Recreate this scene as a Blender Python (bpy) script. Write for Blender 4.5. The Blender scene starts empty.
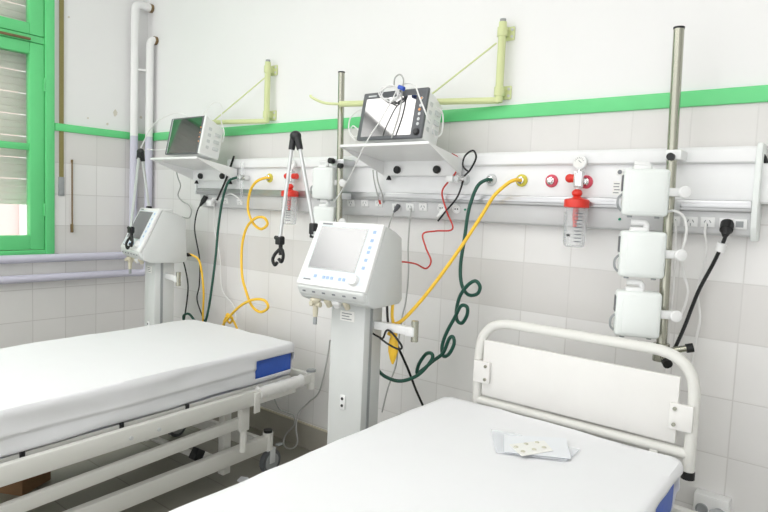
import bpy, bmesh, math, random
from mathutils import Vector, Matrix, noise
random.seed(7)
S = bpy.context.scene
COL = S.collection
PI = math.pi

# ------------------------------------------------------------------ camera
FPX = 614.675
YAW, PITCH, ROLL = -0.677917, 0.079463, 0.042471
CAM = Vector((4.10363, -2.35569, 1.35610))
FW = Vector((math.sin(YAW)*math.cos(PITCH), math.cos(YAW)*math.cos(PITCH), -math.sin(PITCH)))
_r = Vector((math.cos(YAW), -math.sin(YAW), 0)); _u = _r.cross(FW)
RT = math.cos(ROLL)*_r + math.sin(ROLL)*_u
UP = -math.sin(ROLL)*_r + math.cos(ROLL)*_u
cd = bpy.data.cameras.new('camera'); cam = bpy.data.objects.new('camera', cd); COL.objects.link(cam)
cam.matrix_world = Matrix(((RT.x, UP.x, -FW.x, CAM.x), (RT.y, UP.y, -FW.y, CAM.y), (RT.z, UP.z, -FW.z, CAM.z), (0, 0, 0, 1)))
cd.sensor_width = 36; cd.lens = FPX/768*36; cd.clip_start = .02
S.camera = cam

def ray(px, py): return FW + RT*((px-384)/FPX) - UP*((py-256)/FPX)
def at(px, py, Y):              # a point seen in the photo, at depth Y in front of the back wall
    d = ray(px, py); return CAM + d*((Y-CAM.y)/d.y)
def atx(px, py, X):
    d = ray(px, py); return CAM + d*((X-CAM.x)/d.x)
def atz(px, py, Z):
    d = ray(px, py); return CAM + d*((Z-CAM.z)/d.z)

# ------------------------------------------------------------------ materials
def srgb(h):
    h = h.lstrip('#'); c = [int(h[i:i+2], 16)/255 for i in (0, 2, 4)]
    return [x/12.92 if x <= .04045 else ((x+.055)/1.055)**2.4 for x in c]
def mat(name, col, rough=.5, metal=0, var=.03, scale=12, bump=0, bscale=60, coat=0, ior=None, trans=0, alpha=1):
    m = bpy.data.materials.new(name); m.use_nodes = True
    nt = m.node_tree; N = nt.nodes; L = nt.links
    b = N['Principled BSDF']
    c = srgb(col) if isinstance(col, str) else col
    b.inputs['Roughness'].default_value = rough; b.inputs['Metallic'].default_value = metal
    b.inputs['Coat Weight'].default_value = coat
    b.inputs['Transmission Weight'].default_value = trans
    b.inputs['Alpha'].default_value = alpha
    if ior: b.inputs['IOR'].default_value = ior
    tc = N.new('ShaderNodeTexCoord'); nz = N.new('ShaderNodeTexNoise'); nz.inputs['Scale'].default_value = scale
    nz.inputs['Detail'].default_value = 4
    L.new(tc.outputs['Object'], nz.inputs['Vector'])
    mx = N.new('ShaderNodeMix'); mx.data_type = 'RGBA'
    L.new(nz.outputs['Fac'], mx.inputs['Factor'])
    mx.inputs['A'].default_value = [max(0, x*(1-var)) for x in c]+[1]
    mx.inputs['B'].default_value = [min(1, x*(1+var)) for x in c]+[1]
    L.new(mx.outputs['Result'], b.inputs['Base Color'])
    if bump:
        n2 = N.new('ShaderNodeTexNoise'); n2.inputs['Scale'].default_value = bscale
        L.new(tc.outputs['Object'], n2.inputs['Vector'])
        bp = N.new('ShaderNodeBump'); bp.inputs['Strength'].default_value = bump; bp.inputs['Distance'].default_value = .003
        L.new(n2.outputs['Fac'], bp.inputs['Height']); L.new(bp.outputs['Normal'], b.inputs['Normal'])
    return m
def emis(name, col, strength):
    m = bpy.data.materials.new(name); m.use_nodes = True
    b = m.node_tree.nodes['Principled BSDF']
    b.inputs['Base Color'].default_value = srgb(col)+[1]
    b.inputs['Emission Color'].default_value = srgb(col)+[1]; b.inputs['Emission Strength'].default_value = strength
    return m
class NG:
    def __init__(s, m): s.N = m.node_tree.nodes; s.L = m.node_tree.links
    def _in(s, sock, v):
        if hasattr(v, 'is_output'): s.L.new(v, sock)
        else: sock.default_value = v
    def math(s, op, a, b=0, c=0):
        n = s.N.new('ShaderNodeMath'); n.operation = op
        for i, v in enumerate((a, b, c)): s._in(n.inputs[i], v)
        return n.outputs[0]
    def mix(s, f, a, b):
        n = s.N.new('ShaderNodeMix'); n.data_type = 'RGBA'
        s._in(n.inputs['Factor'], f); s._in(n.inputs['A'], a); s._in(n.inputs['B'], b)
        return n.outputs['Result']
def tile_mat(name, uaxis, uoff, zb, white, grey, grout, t=.2, greyrows=(0, 3), gw=.0042, rough=.28, vaxis=2, bump=.25, size=None):
    m = bpy.data.materials.new(name); m.use_nodes = True
    g = NG(m); N, L = g.N, g.L; b = N['Principled BSDF']
    geo = N.new('ShaderNodeNewGeometry'); sp = N.new('ShaderNodeSeparateXYZ'); L.new(geo.outputs['Position'], sp.inputs[0])
    u = g.math('DIVIDE', g.math('SUBTRACT', sp.outputs[uaxis], uoff), t)
    v = g.math('DIVIDE', g.math('SUBTRACT', zb, sp.outputs[vaxis]), t)
    ku = g.math('FLOOR', u); kv = g.math('FLOOR', v)
    fu = g.math('SUBTRACT', u, ku); fv = g.math('SUBTRACT', v, kv)
    du = g.math('MINIMUM', fu, g.math('SUBTRACT', 1, fu)); dv = g.math('MINIMUM', fv, g.math('SUBTRACT', 1, fv))
    d = g.math('MINIMUM', du, dv)
    gm = g.math('SUBTRACT', 1, g.math('SMOOTH_MIN', 1, g.math('DIVIDE', d, gw/t), .2))
    gm = g.math('MAXIMUM', gm, 0)
    isg = 0
    for r in greyrows:
        c = g.math('COMPARE', kv, r, .1); isg = c if isg == 0 else g.math('ADD', isg, c)
    cb = N.new('ShaderNodeCombineXYZ'); L.new(ku, cb.inputs[0]); L.new(kv, cb.inputs[1])
    wn = N.new('ShaderNodeTexWhiteNoise'); L.new(cb.outputs[0], wn.inputs['Vector'])
    base = g.mix(isg, srgb(white)+[1], srgb(grey)+[1]) if greyrows else g.mix(0., srgb(white)+[1], srgb(grey)+[1])
    nz = N.new('ShaderNodeTexNoise'); nz.inputs['Scale'].default_value = 6; nz.inputs['Detail'].default_value = 6
    L.new(geo.outputs['Position'], nz.inputs['Vector'])
    f = g.math('ADD', g.math('MULTIPLY', wn.outputs['Value'], .05), g.math('MULTIPLY', nz.outputs['Fac'], .06))
    f = g.math('ADD', f, .93)
    hs = N.new('ShaderNodeHueSaturation'); L.new(f, hs.inputs['Value']); L.new(base, hs.inputs['Color'])
    L.new(g.mix(gm, hs.outputs['Color'], srgb(grout)+[1]), b.inputs['Base Color'])
    b.inputs['Roughness'].default_value = rough
    h = g.math('SUBTRACT', g.math('MULTIPLY', nz.outputs['Fac'], .25), gm)
    bp = N.new('ShaderNodeBump'); bp.inputs['Strength'].default_value = bump; bp.inputs['Distance'].default_value = .002
    L.new(h, bp.inputs['Height']); L.new(bp.outputs['Normal'], b.inputs['Normal'])
    return m
ZB = 1.75
M = {}
M['paint'] = mat('white_wall_paint', '#f1f1f1', .6, var=.02, scale=3, bump=.15, bscale=25)
M['ceil'] = mat('ceiling_paint', '#f4f4f2', .8)
M['tile_b'] = tile_mat('back_wall_tiles', 0, 2.958, ZB, '#efeeed', '#e2e0de', '#d8d6d4', gw=.0034)
M['tile_l'] = tile_mat('left_wall_tiles', 1, -.7587, ZB, '#efeeed', '#e3e1df', '#d0cecc', gw=.0034)
M['floor'] = tile_mat('floor_tiles', 0, .05, 0, '#929085', '#878578', '#6f6d62', t=.3, greyrows=(), vaxis=1, rough=.4)
M['cement'] = mat('cement_skirting', '#a9a59a', .85, var=.15, scale=9, bump=.4)
M['green'] = mat('green_gloss_paint', '#6ad88a', .35, var=.05, scale=8, bump=.1, bscale=30)
M['lav'] = mat('lavender_pipe_paint', '#d3d2e2', .4, var=.04, scale=14)
M['pipew'] = mat('white_pipe_paint', '#f2f2f2', .4, var=.02)
M['rust'] = mat('rusty_steel', '#7d6748', .8, var=.3, scale=60)
M['olive'] = mat('olive_webbing', '#8d8454', .85, var=.15, scale=90, bump=.4, bscale=300)
M['white'] = mat('white_plastic', '#f1f2f2', .35)
M['pump'] = mat('pump_plastic', '#edf2f0', .38)
M['lgrey'] = mat('light_grey_plastic', '#d4d7d8', .4)
M['ventg'] = mat('ventilator_grey_plastic', '#d9dcdb', .42)
M['fascia'] = mat('pale_blue_fascia', '#e8eff6', .35)
M['mgrey'] = mat('mid_grey_plastic', '#9ea2a4', .4)
M['dgrey'] = mat('dark_grey_bezel', '#63666a', .4)
M['black'] = mat('black_rubber', '#161719', .45)
M['blackp'] = mat('black_plastic', '#232427', .35)
M['screen'] = mat('dark_screen_glass', '#2b2d30', .05, ior=3.0, var=0)
M['screenw'] = mat('matte_screen_glass', '#6a6d71', .2, ior=2.4, var=0)
M['steel'] = mat('stainless_steel', '#adada0', .24, metal=1, var=.05)
M['chrome'] = mat('chrome', '#dcdcdc', .12, metal=1, var=.02)
M['alu'] = mat('brushed_aluminium_rail', '#c3c4c6', .3, metal=.8, var=.04)
M['strip'] = mat('grey_socket_strip', '#d3d4d5', .4)
M['panel'] = mat('white_panel_enamel', '#f3f4f5', .3)
M['yel'] = mat('yellow_hose_rubber', '#fccb3c', .45, var=.06)
M['yelring'] = mat('yellow_ring', '#dcd04c', .4)
M['grn'] = mat('dark_green_hose_rubber', '#1f5446', .42, var=.08)
M['red'] = mat('red_plastic', '#e2382c', .35, var=.05)
M['redc'] = mat('red_cable', '#cf4740', .45)
M['pink'] = mat('red_outlet_ring', '#df5468', .4)
M['whc'] = mat('white_cable', '#efefee', .45)
M['grc'] = mat('grey_cable', '#b4b5b3', .5)
M['lime'] = mat('pale_lime_enamel', '#d8e0a8', .4, var=.04)
M['sheet'] = mat('white_bed_sheet', '#eff0f3', .8, var=.01, bump=.12, bscale=500)
M['blue'] = mat('blue_vinyl', '#2f5fc4', .42, var=.1, scale=20, bump=.3, bscale=30)
M['bed'] = mat('cream_bed_enamel', '#e4e4df', .35, var=.02)
M['hb'] = mat('white_headboard_laminate', '#e9e8e5', .45)
M['wrap'] = mat('crinkled_plastic_wrap', '#f2f2f0', .3, bump=.9, bscale=45)
M['beige'] = mat('beige_valve_plastic', '#d6d0bb', .45)
M['bluebtn'] = mat('blue_button', '#a9c3e6', .4)
M['bluec'] = mat('blue_connector', '#3f62c8', .4)
M['label'] = mat('paper_label', '#f3f3f0', .7)
M['ink'] = mat('grey_ink', '#82868b', .7)
M['card'] = mat('cardboard', '#8a6a4a', .85, var=.1)
M['paper'] = mat('white_paper', '#eef1f6', .7)
M['pinkwall'] = mat('pink_render', '#ecd6d0', .9, var=.06)
M['slat'] = mat('shutter_slats', '#faf2e9', .6, var=.06, scale=25)
M['pill'] = mat('blister_pocket', '#c9c6b6', .3)
M['led'] = mat('green_indicator', '#1c8f6b', .4)
M['orange'] = mat('orange_indicator', '#e9a36a', .4)
def clear(name, alpha, col='#f4f8fa', rough=.05):
    m = bpy.data.materials.new(name); m.use_nodes = True; g = NG(m); N, L = g.N, g.L
    out = N['Material Output']; b = N['Principled BSDF']
    b.inputs['Base Color'].default_value = srgb(col)+[1]; b.inputs['Roughness'].default_value = rough
    tr = N.new('ShaderNodeBsdfTransparent'); mx = N.new('ShaderNodeMixShader')
    lw = N.new('ShaderNodeLayerWeight'); lw.inputs['Blend'].default_value = .35
    L.new(g.math('ADD', g.math('MULTIPLY', lw.outputs['Facing'], .5), alpha), mx.inputs['Fac'])
    L.new(tr.outputs[0], mx.inputs[1]); L.new(b.outputs[0], mx.inputs[2]); L.new(mx.outputs[0], out.inputs['Surface'])
    return m
M['jar'] = clear('clear_jar_plastic', .12)
M['glass'] = clear('window_glass', .05)
M['pouch'] = clear('clear_plastic_pouch', .22, '#eef2f8', .2)

M['rod'] = mat('silver_rod', '#dcdedf', .3, metal=.5)
# flaked patches in the paint of the left wall
def stain(m, spots):
    g = NG(m); b = g.N['Principled BSDF']; src = b.inputs['Base Color'].links[0].from_socket
    geo = g.N.new('ShaderNodeNewGeometry'); nz = g.N.new('ShaderNodeTexNoise'); nz.inputs['Scale'].default_value = 45
    g.L.new(geo.outputs['Position'], nz.inputs['Vector'])
    for c, rad in spots:
        d = g.N.new('ShaderNodeVectorMath'); d.operation = 'DISTANCE'; g.L.new(geo.outputs['Position'], d.inputs[0]); d.inputs[1].default_value = c
        f = g.math('ADD', d.outputs['Value'], g.math('MULTIPLY', g.math('SUBTRACT', nz.outputs['Fac'], .5), rad*3))
        f = g.math('MULTIPLY', g.math('LESS_THAN', f, rad), .5)
        src = g.mix(f, src, srgb('#bdaf8e')+[1])
    g.L.new(src, b.inputs['Base Color'])
stain(M['paint'], [(tuple(atx(116, 113, 0)), .017), (tuple(atx(107, 124, 0)), .008), (tuple(atx(88, 118, 0)), .007), (tuple(atx(69, 17, 0)), .006), (tuple(atx(141, 117, 0)), .01)])

# ------------------------------------------------------------------ mesh builder
class MB:
    def __init__(s): s.bm = bmesh.new()
    def _add(s, tmp, m, mw=None):
        if mw is not None: bmesh.ops.transform(tmp, matrix=mw, verts=tmp.verts)
        for f in tmp.faces: f.material_index = m
        me = bpy.data.meshes.new('t'); tmp.to_mesh(me); tmp.free(); s.bm.from_mesh(me); bpy.data.meshes.remove(me)
        return s
    def box(s, c, size, bev=0, seg=2, rot=None, m=0, mw=None):
        t = bmesh.new(); bmesh.ops.create_cube(t, size=1)
        for v in t.verts: v.co = Vector((v.co.x*size[0], v.co.y*size[1], v.co.z*size[2]))
        if bev: bmesh.ops.bevel(t, geom=t.edges[:], offset=bev, segments=seg, affect='EDGES', profile=.5)
        X = Matrix.Translation(c)
        if rot is not None: X = X @ rot.to_4x4()
        if mw is not None: X = mw @ X
        return s._add(t, m, X)
    def bb(s, x0, x1, y0, y1, z0, z1, bev=0, m=0, mw=None):
        return s.box(((x0+x1)/2, (y0+y1)/2, (z0+z1)/2), (abs(x1-x0), abs(y1-y0), abs(z1-z0)), bev, m=m, mw=mw)
    def cyl(s, p0, p1, r0, r1=None, n=16, m=0, mw=None):
        p0 = Vector(p0); p1 = Vector(p1); d = p1-p0; t = bmesh.new()
        bmesh.ops.create_cone(t, cap_ends=True, segments=n, radius1=r0, radius2=r0 if r1 is None else r1, depth=d.length)
        X = Matrix.Translation((p0+p1)/2) @ d.to_track_quat('Z', 'Y').to_matrix().to_4x4()
        if mw is not None: X = mw @ X
        return s._add(t, m, X)
    def sph(s, c, r, sc=(1, 1, 1), m=0, mw=None):
        t = bmesh.new(); bmesh.ops.create_uvsphere(t, u_segments=16, v_segments=10, radius=r)
        X = Matrix.Translation(c) @ Matrix.Diagonal((*sc, 1))
        if mw is not None: X = mw @ X
        return s._add(t, m, X)
    def bar(s, p0, p1, w, h, bev=.002, m=0):      # a box section from p0 to p1, w across, h tall
        p0 = Vector(p0); p1 = Vector(p1); d = (p1-p0); y = d.normalized()
        x = y.cross(Vector((0, 0, 1)))
        if x.length < .01: x = Vector((1, 0, 0))
        x.normalize(); z = x.cross(y)
        R = Matrix((x, y, z)).transposed()
        return s.box((p0+p1)/2, (w, d.length, h), bev, rot=R, m=m)
    def tube(s, pts, r, n=8, m=0, closed=False, cap=True):
        pts = [Vector(p) for p in pts]; k = len(pts)
        tan = []
        for i in range(k):
            a = pts[(i-1) % k] if (closed or i > 0) else pts[i]; b = pts[(i+1) % k] if (closed or i < k-1) else pts[i]
            d = b-a; tan.append(d.normalized() if d.length > 1e-9 else Vector((0, 0, 1)))
        nrm = tan[0].orthogonal().normalized(); rings = []; bm = s.bm
        rr = r if hasattr(r, '__len__') else [r]*k
        for i in range(k):
            nrm = (nrm - tan[i]*nrm.dot(tan[i]))
            nrm = nrm.normalized() if nrm.length > 1e-6 else tan[i].orthogonal().normalized()
            bn = tan[i].cross(nrm)
            rings.append([bm.verts.new(pts[i]+(nrm*math.cos(a)+bn*math.sin(a))*rr[i]) for a in (2*PI*j/n for j in range(n))])
        for i in range(k if closed else k-1):
            A = rings[i]; B = rings[(i+1) % k]
            for j in range(n):
                f = bm.faces.new((A[j], A[(j+1) % n], B[(j+1) % n], B[j])); f.material_index = m
        if cap and not closed:
            f = bm.faces.new(rings[0][::-1]); f.material_index = m
            f = bm.faces.new(rings[-1]); f.material_index = m
        return s
    def lathe(s, prof, mw=None, n=24, m=0):
        t = bmesh.new(); R = []
        for r, z in prof: R.append([t.verts.new((max(r, 1e-5)*math.cos(a), max(r, 1e-5)*math.sin(a), z)) for a in (2*PI*j/n for j in range(n))])
        for A, B in zip(R, R[1:]):
            for j in range(n): t.faces.new((A[j], A[(j+1) % n], B[(j+1) % n], B[j]))
        t.faces.new(R[0][::-1]); t.faces.new(R[-1])
        return s._add(t, m, mw)
    def prism(s, poly, axis, a0, a1, bev=0, m=0, mw=None, taper=None):   # polygon in the plane across axis, extruded a0..a1
        t = bmesh.new()
        def P(u, v, w): return {'x': (w, u, v), 'y': (u, w, v), 'z': (u, v, w)}[axis]
        A = [t.verts.new(P(u, v, a0)) for u, v in poly]; B = [t.verts.new(P(u, v, a1)) for u, v in poly]
        t.faces.new(A); t.faces.new(B[::-1])
        for i in range(len(poly)):
            j = (i+1) % len(poly); t.faces.new((A[i], B[i], B[j], A[j]))
        if taper:
            for v in t.verts: v.co = Vector(taper(v.co))
        bmesh.ops.recalc_face_normals(t, faces=t.faces)
        if bev: bmesh.ops.bevel(t, geom=t.edges[:], offset=bev, segments=2, affect='EDGES', profile=.5)
        return s._add(t, m, mw)
    def poly(s, verts, faces, m=0):
        V = [s.bm.verts.new(v) for v in verts]
        for f in faces: s.bm.faces.new([V[i] for i in f]).material_index = m
        return s
    def build(s, name, mats, parent=None, ang=38, recalc=True, origin=True):
        bm = s.bm
        if recalc: bmesh.ops.recalc_face_normals(bm, faces=bm.faces)
        for f in bm.faces: f.smooth = True
        for e in bm.edges:
            if len(e.link_faces) == 2 and e.calc_face_angle(0) > math.radians(ang): e.smooth = False
        off = Vector((0, 0, 0))
        if parent is None and origin:
            xs = [v.co for v in bm.verts]
            off = Vector(((min(v.x for v in xs)+max(v.x for v in xs))/2, (min(v.y for v in xs)+max(v.y for v in xs))/2, min(v.z for v in xs)))
            bmesh.ops.translate(bm, vec=-off, verts=bm.verts)
        me = bpy.data.meshes.new(name); bm.to_mesh(me); bm.free()
        o = bpy.data.objects.new(name, me); COL.objects.link(o); o.location = off
        for k in (mats if isinstance(mats, (list, tuple)) else [mats]): me.materials.append(M[k])
        if parent is not None: o.parent = parent
        return o
def tag(o, label, cat, group=None):
    o['label'] = label; o['category'] = cat
    if group: o['group'] = group
    return o
def thing(name, label, cat, loc=(0, 0, 0), rz=0, group=None, rx=0):
    o = bpy.data.objects.new(name, None); COL.objects.link(o); o.location = loc; o.rotation_euler = (rx, 0, rz)
    o.empty_display_size = .05
    return tag(o, label, cat, group)
def structure(o): o['kind'] = 'structure'; return o
def copy_tree(o, parent=None):
    c = o.copy(); COL.objects.link(c)
    if parent is not None: c.parent = parent
    for ch in [x for x in S.objects if x.parent == o]: copy_tree(ch, c)
    return c
def frame(o, z, x):            # matrix whose Z axis is z and X axis close to x
    z = Vector(z).normalized(); x = Vector(x); x = (x-z*x.dot(z)).normalized(); y = z.cross(x)
    return Matrix(((x.x, y.x, z.x, o[0]), (x.y, y.y, z.y, o[1]), (x.z, y.z, z.z, o[2]), (0, 0, 0, 1)))
def spline(P, sub=8, closed=False):
    P = [Vector(p) for p in P]; n = len(P); out = []
    for i in range(n if closed else n-1):
        g = lambda k: P[k % n] if closed else P[min(max(k, 0), n-1)]
        p0, p1, p2, p3 = g(i-1), g(i), g(i+1), g(i+2)
        for j in range(sub):
            t = j/sub
            out.append(.5*((2*p1)+(p2-p0)*t+(2*p0-5*p1+4*p2-p3)*t*t+(3*p1-p0-3*p2+p3)*t**3))
    if not closed: out.append(P[-1])
    return out
def cable(name, label, cat, P, r, m, sub=7, n=8, group=None, ends=()):
    pts = [at(*p) if len(p) == 3 and not isinstance(p, Vector) and abs(p[0]) > 20 else Vector(p) for p in P]
    mb = MB().tube(spline(pts, sub), r, n)
    o = mb.build(name, m)
    tag(o, label, cat, group)
    for (nm, mm, shp) in ends:
        e = MB(); shp(e); ob = e.build(nm, mm, o)
        ob.location = -o.location
    return o

# ------------------------------------------------------------------ the room
RX, RY, RZ = 5.6, -4.6, 3.3
mb = MB()
mb.bb(-.2, RX, 0, .2, ZB, RZ).bb(-.2, RX, -.006, .2, -.1, ZB, m=1)
structure(mb.build('wall_back', ['paint', 'tile_b'], origin=False))
WY0, WY1, WZ0, WZ1 = -1.95, -.632, .962, 2.95
mb = MB()
for (y0, y1, z0, z1) in ((WY1, 0, ZB, RZ), (RY, WY0, ZB, RZ), (WY0, WY1, WZ1, RZ)):
    mb.bb(-.2, 0, y0, y1, z0, z1)
for (y0, y1, z0, z1) in ((WY1, 0, -.1, ZB), (RY, WY0, -.1, ZB), (WY0, WY1, -.1, WZ0)):
    mb.bb(-.2, .006, y0, y1, z0, z1, m=1)
structure(mb.build('wall_left', ['paint', 'tile_l'], origin=False))
structure(MB().bb(RX, RX+.15, RY, .2, -.1, RZ).build('wall_right', 'paint', origin=False))
structure(MB().bb(-.2, RX, RY, .2, -.2, 0).build('floor', 'floor', origin=False))
structure(MB().bb(-.2, RX, RY, .2, RZ, RZ+.15).build('ceiling', 'ceil', origin=False))
mb = MB().bb(0, RX, -.0155, -.006, 0, .135, .002).bb(0, RX, -.017, -.006, .135, .142, m=1)
structure(mb.build('baseboard_back', ['cement', 'beige'], origin=False))
mb = MB().bb(.006, .0155, RY, -.016, 0, .135, .002).bb(.006, .017, RY, -.018, .135, .142, m=1)
structure(mb.build('baseboard_left', ['cement', 'beige'], origin=False))
structure(MB().bb(0, RX, -.018, -.0005, ZB-.002, ZB+.052, .004).build('trim_1', 'green', origin=False))
structure(MB().bb(.0005, .018, WY1+.004, -.018, ZB-.002, ZB+.046, .004).build('trim_2', 'green', origin=False))

# ------------------------------------------------------------------ window
w = structure(bpy.data.objects.new('window_1', None)); COL.objects.link(w); w.location = (0, -1.29, .96)
def wb(name, boxes, m, bev=.004, par=None):
    mb = MB()
    for (x0, x1, y0, y1, z0, z1) in boxes: mb.bb(x0, x1, y0+1.29, y1+1.29, z0-.96, z1-.96, bev)
    return mb.build(name, m, par or w)
fx0, fx1 = -.06, .022
wb('frame', [(fx0, fx1, WY1-.056, WY1, WZ0, WZ1), (fx0, fx1, WY0, WY0+.056, WZ0, WZ1), (fx0, fx1, WY0+.056, WY1-.056, WZ0, WZ0+.035),
             (fx0, fx1, WY0+.056, WY1-.056, WZ1-.05, WZ1), (fx0, fx1-.008, WY0+.056, WY1-.056, 2.262, 2.302)], 'green')
mid = (WY0+WY1)/2
for (y0, y1) in ((mid+.004, WY1-.06), (WY0+.06, mid-.004)):
    s1 = wb('sash', [(-.045, .014, y1-.082, y1, 1.0, 2.258), (-.045, .014, y0, y0+.082, 1.0, 2.258), (-.045, .014, y0+.082, y1-.082, 1.0, 1.088),
                     (-.045, .014, y0+.082, y1-.082, 2.19, 2.258), (-.035, .006, y0+.082, y1-.082, 1.612, 1.652)], 'green')
    wb('pane', [(-.022, -.018, y0+.08, y1-.08, 1.08, 2.2)], 'glass', 0, s1)
    for z in (1.25, 2.02):
        hb_ = MB().cyl((.018, y1+1.29 if y1 > mid else y0+1.29, z-.96-.04), (.018, y1+1.29 if y1 > mid else y0+1.29, z-.96+.04), .006, n=10)
        hb_.cyl((.018, (y1 if y1 > mid else y0)+1.29, z-.961), (.018, (y1 if y1 > mid else y0)+1.29, z-.959), .007, n=10)
        hb_.build('hinge', 'green', s1)
    s2 = wb('top_sash', [(-.045, .014, y1-.082, y1, 2.306, 2.896), (-.045, .014, y0, y0+.082, 2.306, 2.896),
                         (-.045, .014, y0+.082, y1-.082, 2.306, 2.372), (-.045, .014, y0+.082, y1-.082, 2.83, 2.896)], 'green')
    wb('pane', [(-.022, -.018, y0+.08, y1-.08, 2.365, 2.835)], 'glass', 0, s2)
wb('catch', [(.014, .03, WY1-.36, WY1-.14, 2.268, 2.282)], 'rust', .003)
# roller shutter outside the panes
mb = MB(); z = 1.305; k = 0
prng = random.Random(3)
while z < 3.1:
    mb.bb(-.135+prng.uniform(-.002, .002), -.122, WY0-.0, WY1+.0, z, z+.0425, .004); z += .0432 + (.0035 if k % 3 == 2 else 0); k += 1
sh = mb.build('roller_shutter', 'slat')
tag(sh, 'weathered pale slatted roller shutter lowered outside the green window', 'shutter')
MB().bb(-.138, -.119, WY0, WY1, -.03, 0, .003).build('bottom_bar', 'slat', sh).location = (-sh.location.x, -sh.location.y, 0)
# house across the street, seen under the shutter
hs = thing('neighbouring_house', 'pink rendered house front across the street below the shutter', 'building', (-3.2, -1.2, -1))
MB().bb(-.2, 0, -3, 4.5, 0, 6.5).build('wall', 'pinkwall', hs)
MB().bb(0, .06, 1.55, 2.6, 0, 6.5, .01).build('pilaster', 'white', hs)
MB().bb(0, .03, .2, .9, 1.2, 3.2, .01).build('shutter', 'slat', hs)

# shutter strap and rod
st = thing('shutter_strap', 'long olive webbing strap hanging between green window frame and corner', 'strap', (.012, -.588, 1.36))
MB().bb(-.0015, .0015, -.014, .014, .04, 1.9).build('webbing', 'olive', st)
MB().bb(-.006, .004, -.018, .018, -.02, .1, .003).bb(.003, .008, -.012, .012, -.012, .012, .002).build('recoiler_plate', 'mgrey', st)
rd = MB().tube([(.016, -.523, 1.575), (.016, -.522, 1.2), (.018, -.522, 1.16)], .005).bb(.007, .022, -.53, -.515, 1.105, 1.16, .003).bb(.007, .02, -.528, -.518, 1.555, 1.575, .002).build('wall_rod', 'rust')
tag(rd, 'short rusty metal rod fixed upright on tiles beside the shutter strap', 'rod')

# heating pipes in the corner
def arc_path(P, rad, k=6):
    P = [Vector(p) for p in P]; out = [P[0]]
    for a, b, c in zip(P, P[1:], P[2:]):
        u = (a-b).normalized(); v = (c-b).normalized(); p = b+u*rad; q = b+v*rad
        for i in range(k+1):
            t = i/k; out.append(p*(1-t)**2+b*2*t*(1-t)+q*t*t)
    return out+[P[-1]]
def pipe(name, label, y, ztop, zlow, x, r, far):
    o = thing(name, label, 'pipe', (x, y, zlow), 0, 'heating pipes in the corner')
    MB().tube(arc_path([(0, -y-.008, ztop-zlow), (0, 0, ztop-zlow), (0, 0, ZB+.02-zlow)], .045), r, 16).build('upper_riser', 'pipew', o)
    MB().tube([(0, -y-.02, ztop-zlow), (0, -y-.001, ztop-zlow)], r*1.12, 16).build('wall_collar', 'rust', o)
    MB().tube(arc_path([(0, 0, ZB+.02-zlow), (0, 0, 0), (0, far-y, 0)] if x < .06 else [(0, 0, ZB+.02-zlow), (0, 0, 0), (.055-x, -.12, 0), (.055-x, far-y, 0)], .05), r, 16).build('lower_run', 'lav', o)
    return o
ZA = atx(66, 257.5, .055).z; ZC = atx(66, 276.5, .055).z
p1 = pipe('heating_pipe', 'taller corner pipe, white above the green band, lavender below, upper horizontal run', -.125, 2.655, ZA, .055, .026, -2.4)
p2 = pipe('heating_pipe', 'shorter corner pipe nearest the corner, bending into back wall, lower horizontal run', -.048, 2.43, ZC, at(149.5, 90, -.048).x, .025, -2.4)
for o, x_ in ((p1, .055), (p2, p2.location.x)):
    for yy in (-.8, -1.5): MB().bb(.006-x_, .055-x_, yy-.01, yy+.01, -.012, .012, .003).build('pipe_clip', 'lav', o)
MB().bar((0, 0, 2.22-ZA), (p2.location.x-.055, .077, 2.22-ZA), .012, .014).build('spacer', 'pipew', p1)

# ------------------------------------------------------------------ bed head panel on the back wall
PX0, PX1 = .74, 3.775
bp_ = thing('bed_head_panel', 'long white wall panel with sockets and gas outlets running behind both beds', 'wall panel', (0, -.006, 1.3))
L_ = lambda z: z-1.3
MB().prism([(0, L_(1.6)), (-.078, L_(1.6)), (-.088, L_(1.59)), (-.088, L_(1.55)), (-.078, L_(1.545)), (0, L_(1.545))], 'x', PX0+.32, PX1, .002).build('top_channel', 'panel', bp_)
MB().bb(PX0, PX1, -.068, 0, L_(1.425), L_(1.548), .002).build('front_panel', 'panel', bp_)
MB().bb(PX0, PX1, -.08, 0, L_(1.387), L_(1.425), .006).bb(PX0, PX1, -.083, -.07, L_(1.398), L_(1.412), .003).build('equipment_rail', 'alu', bp_)
MB().prism([(0, L_(1.387)), (-.066, L_(1.387)), (-.05, L_(1.315)), (-.04, L_(1.308)), (0, L_(1.308))], 'x', PX0+.02, PX1, .002).build('socket_strip', 'strip', bp_)
for xx, sg in ((PX1, 1), (PX0, -1)):
    if sg > 0:
        MB().prism([(0, L_(1.61)), (-.08, L_(1.61)), (-.092, L_(1.59)), (-.09, L_(1.41)), (-.082, L_(1.34)), (-.06, L_(1.295)), (0, L_(1.295))], 'x', xx, xx+.018, .005).build('end_cap', 'pump', bp_)
    else:
        MB().prism([(0, L_(1.55)), (-.072, L_(1.55)), (-.084, L_(1.425)), (-.084, L_(1.386)), (0, L_(1.386))], 'x', xx-.012, xx, .003).build('end_cap', 'panel', bp_)
# gas outlets
for (px, py, rm) in ((522, 180.5, 'yelring'), (552, 181, 'pink'), (586.5, 182, 'pink'), (491.5, 180, 'lgrey'), (465, 179.5, 'lgrey'), (270, 178, 'yelring'), (239, 177.5, 'lgrey'), (291, 178, 'pink')):
    p = at(px, py, -.074); X = Matrix.Translation((p.x, -.068, p.z-1.3)) @ Matrix.Rotation(PI/2, 4, 'X')
    o = MB().lathe([(.025, 0), (.025, .006), (.022, .009), (.015, .009)], X).build('gas_outlet', rm, bp_)
    MB().lathe([(.015, .008), (.015, .018), (.011, .02), (.011, .028), (.007, .03)], X).build('outlet_valve', 'chrome', o)
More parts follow.
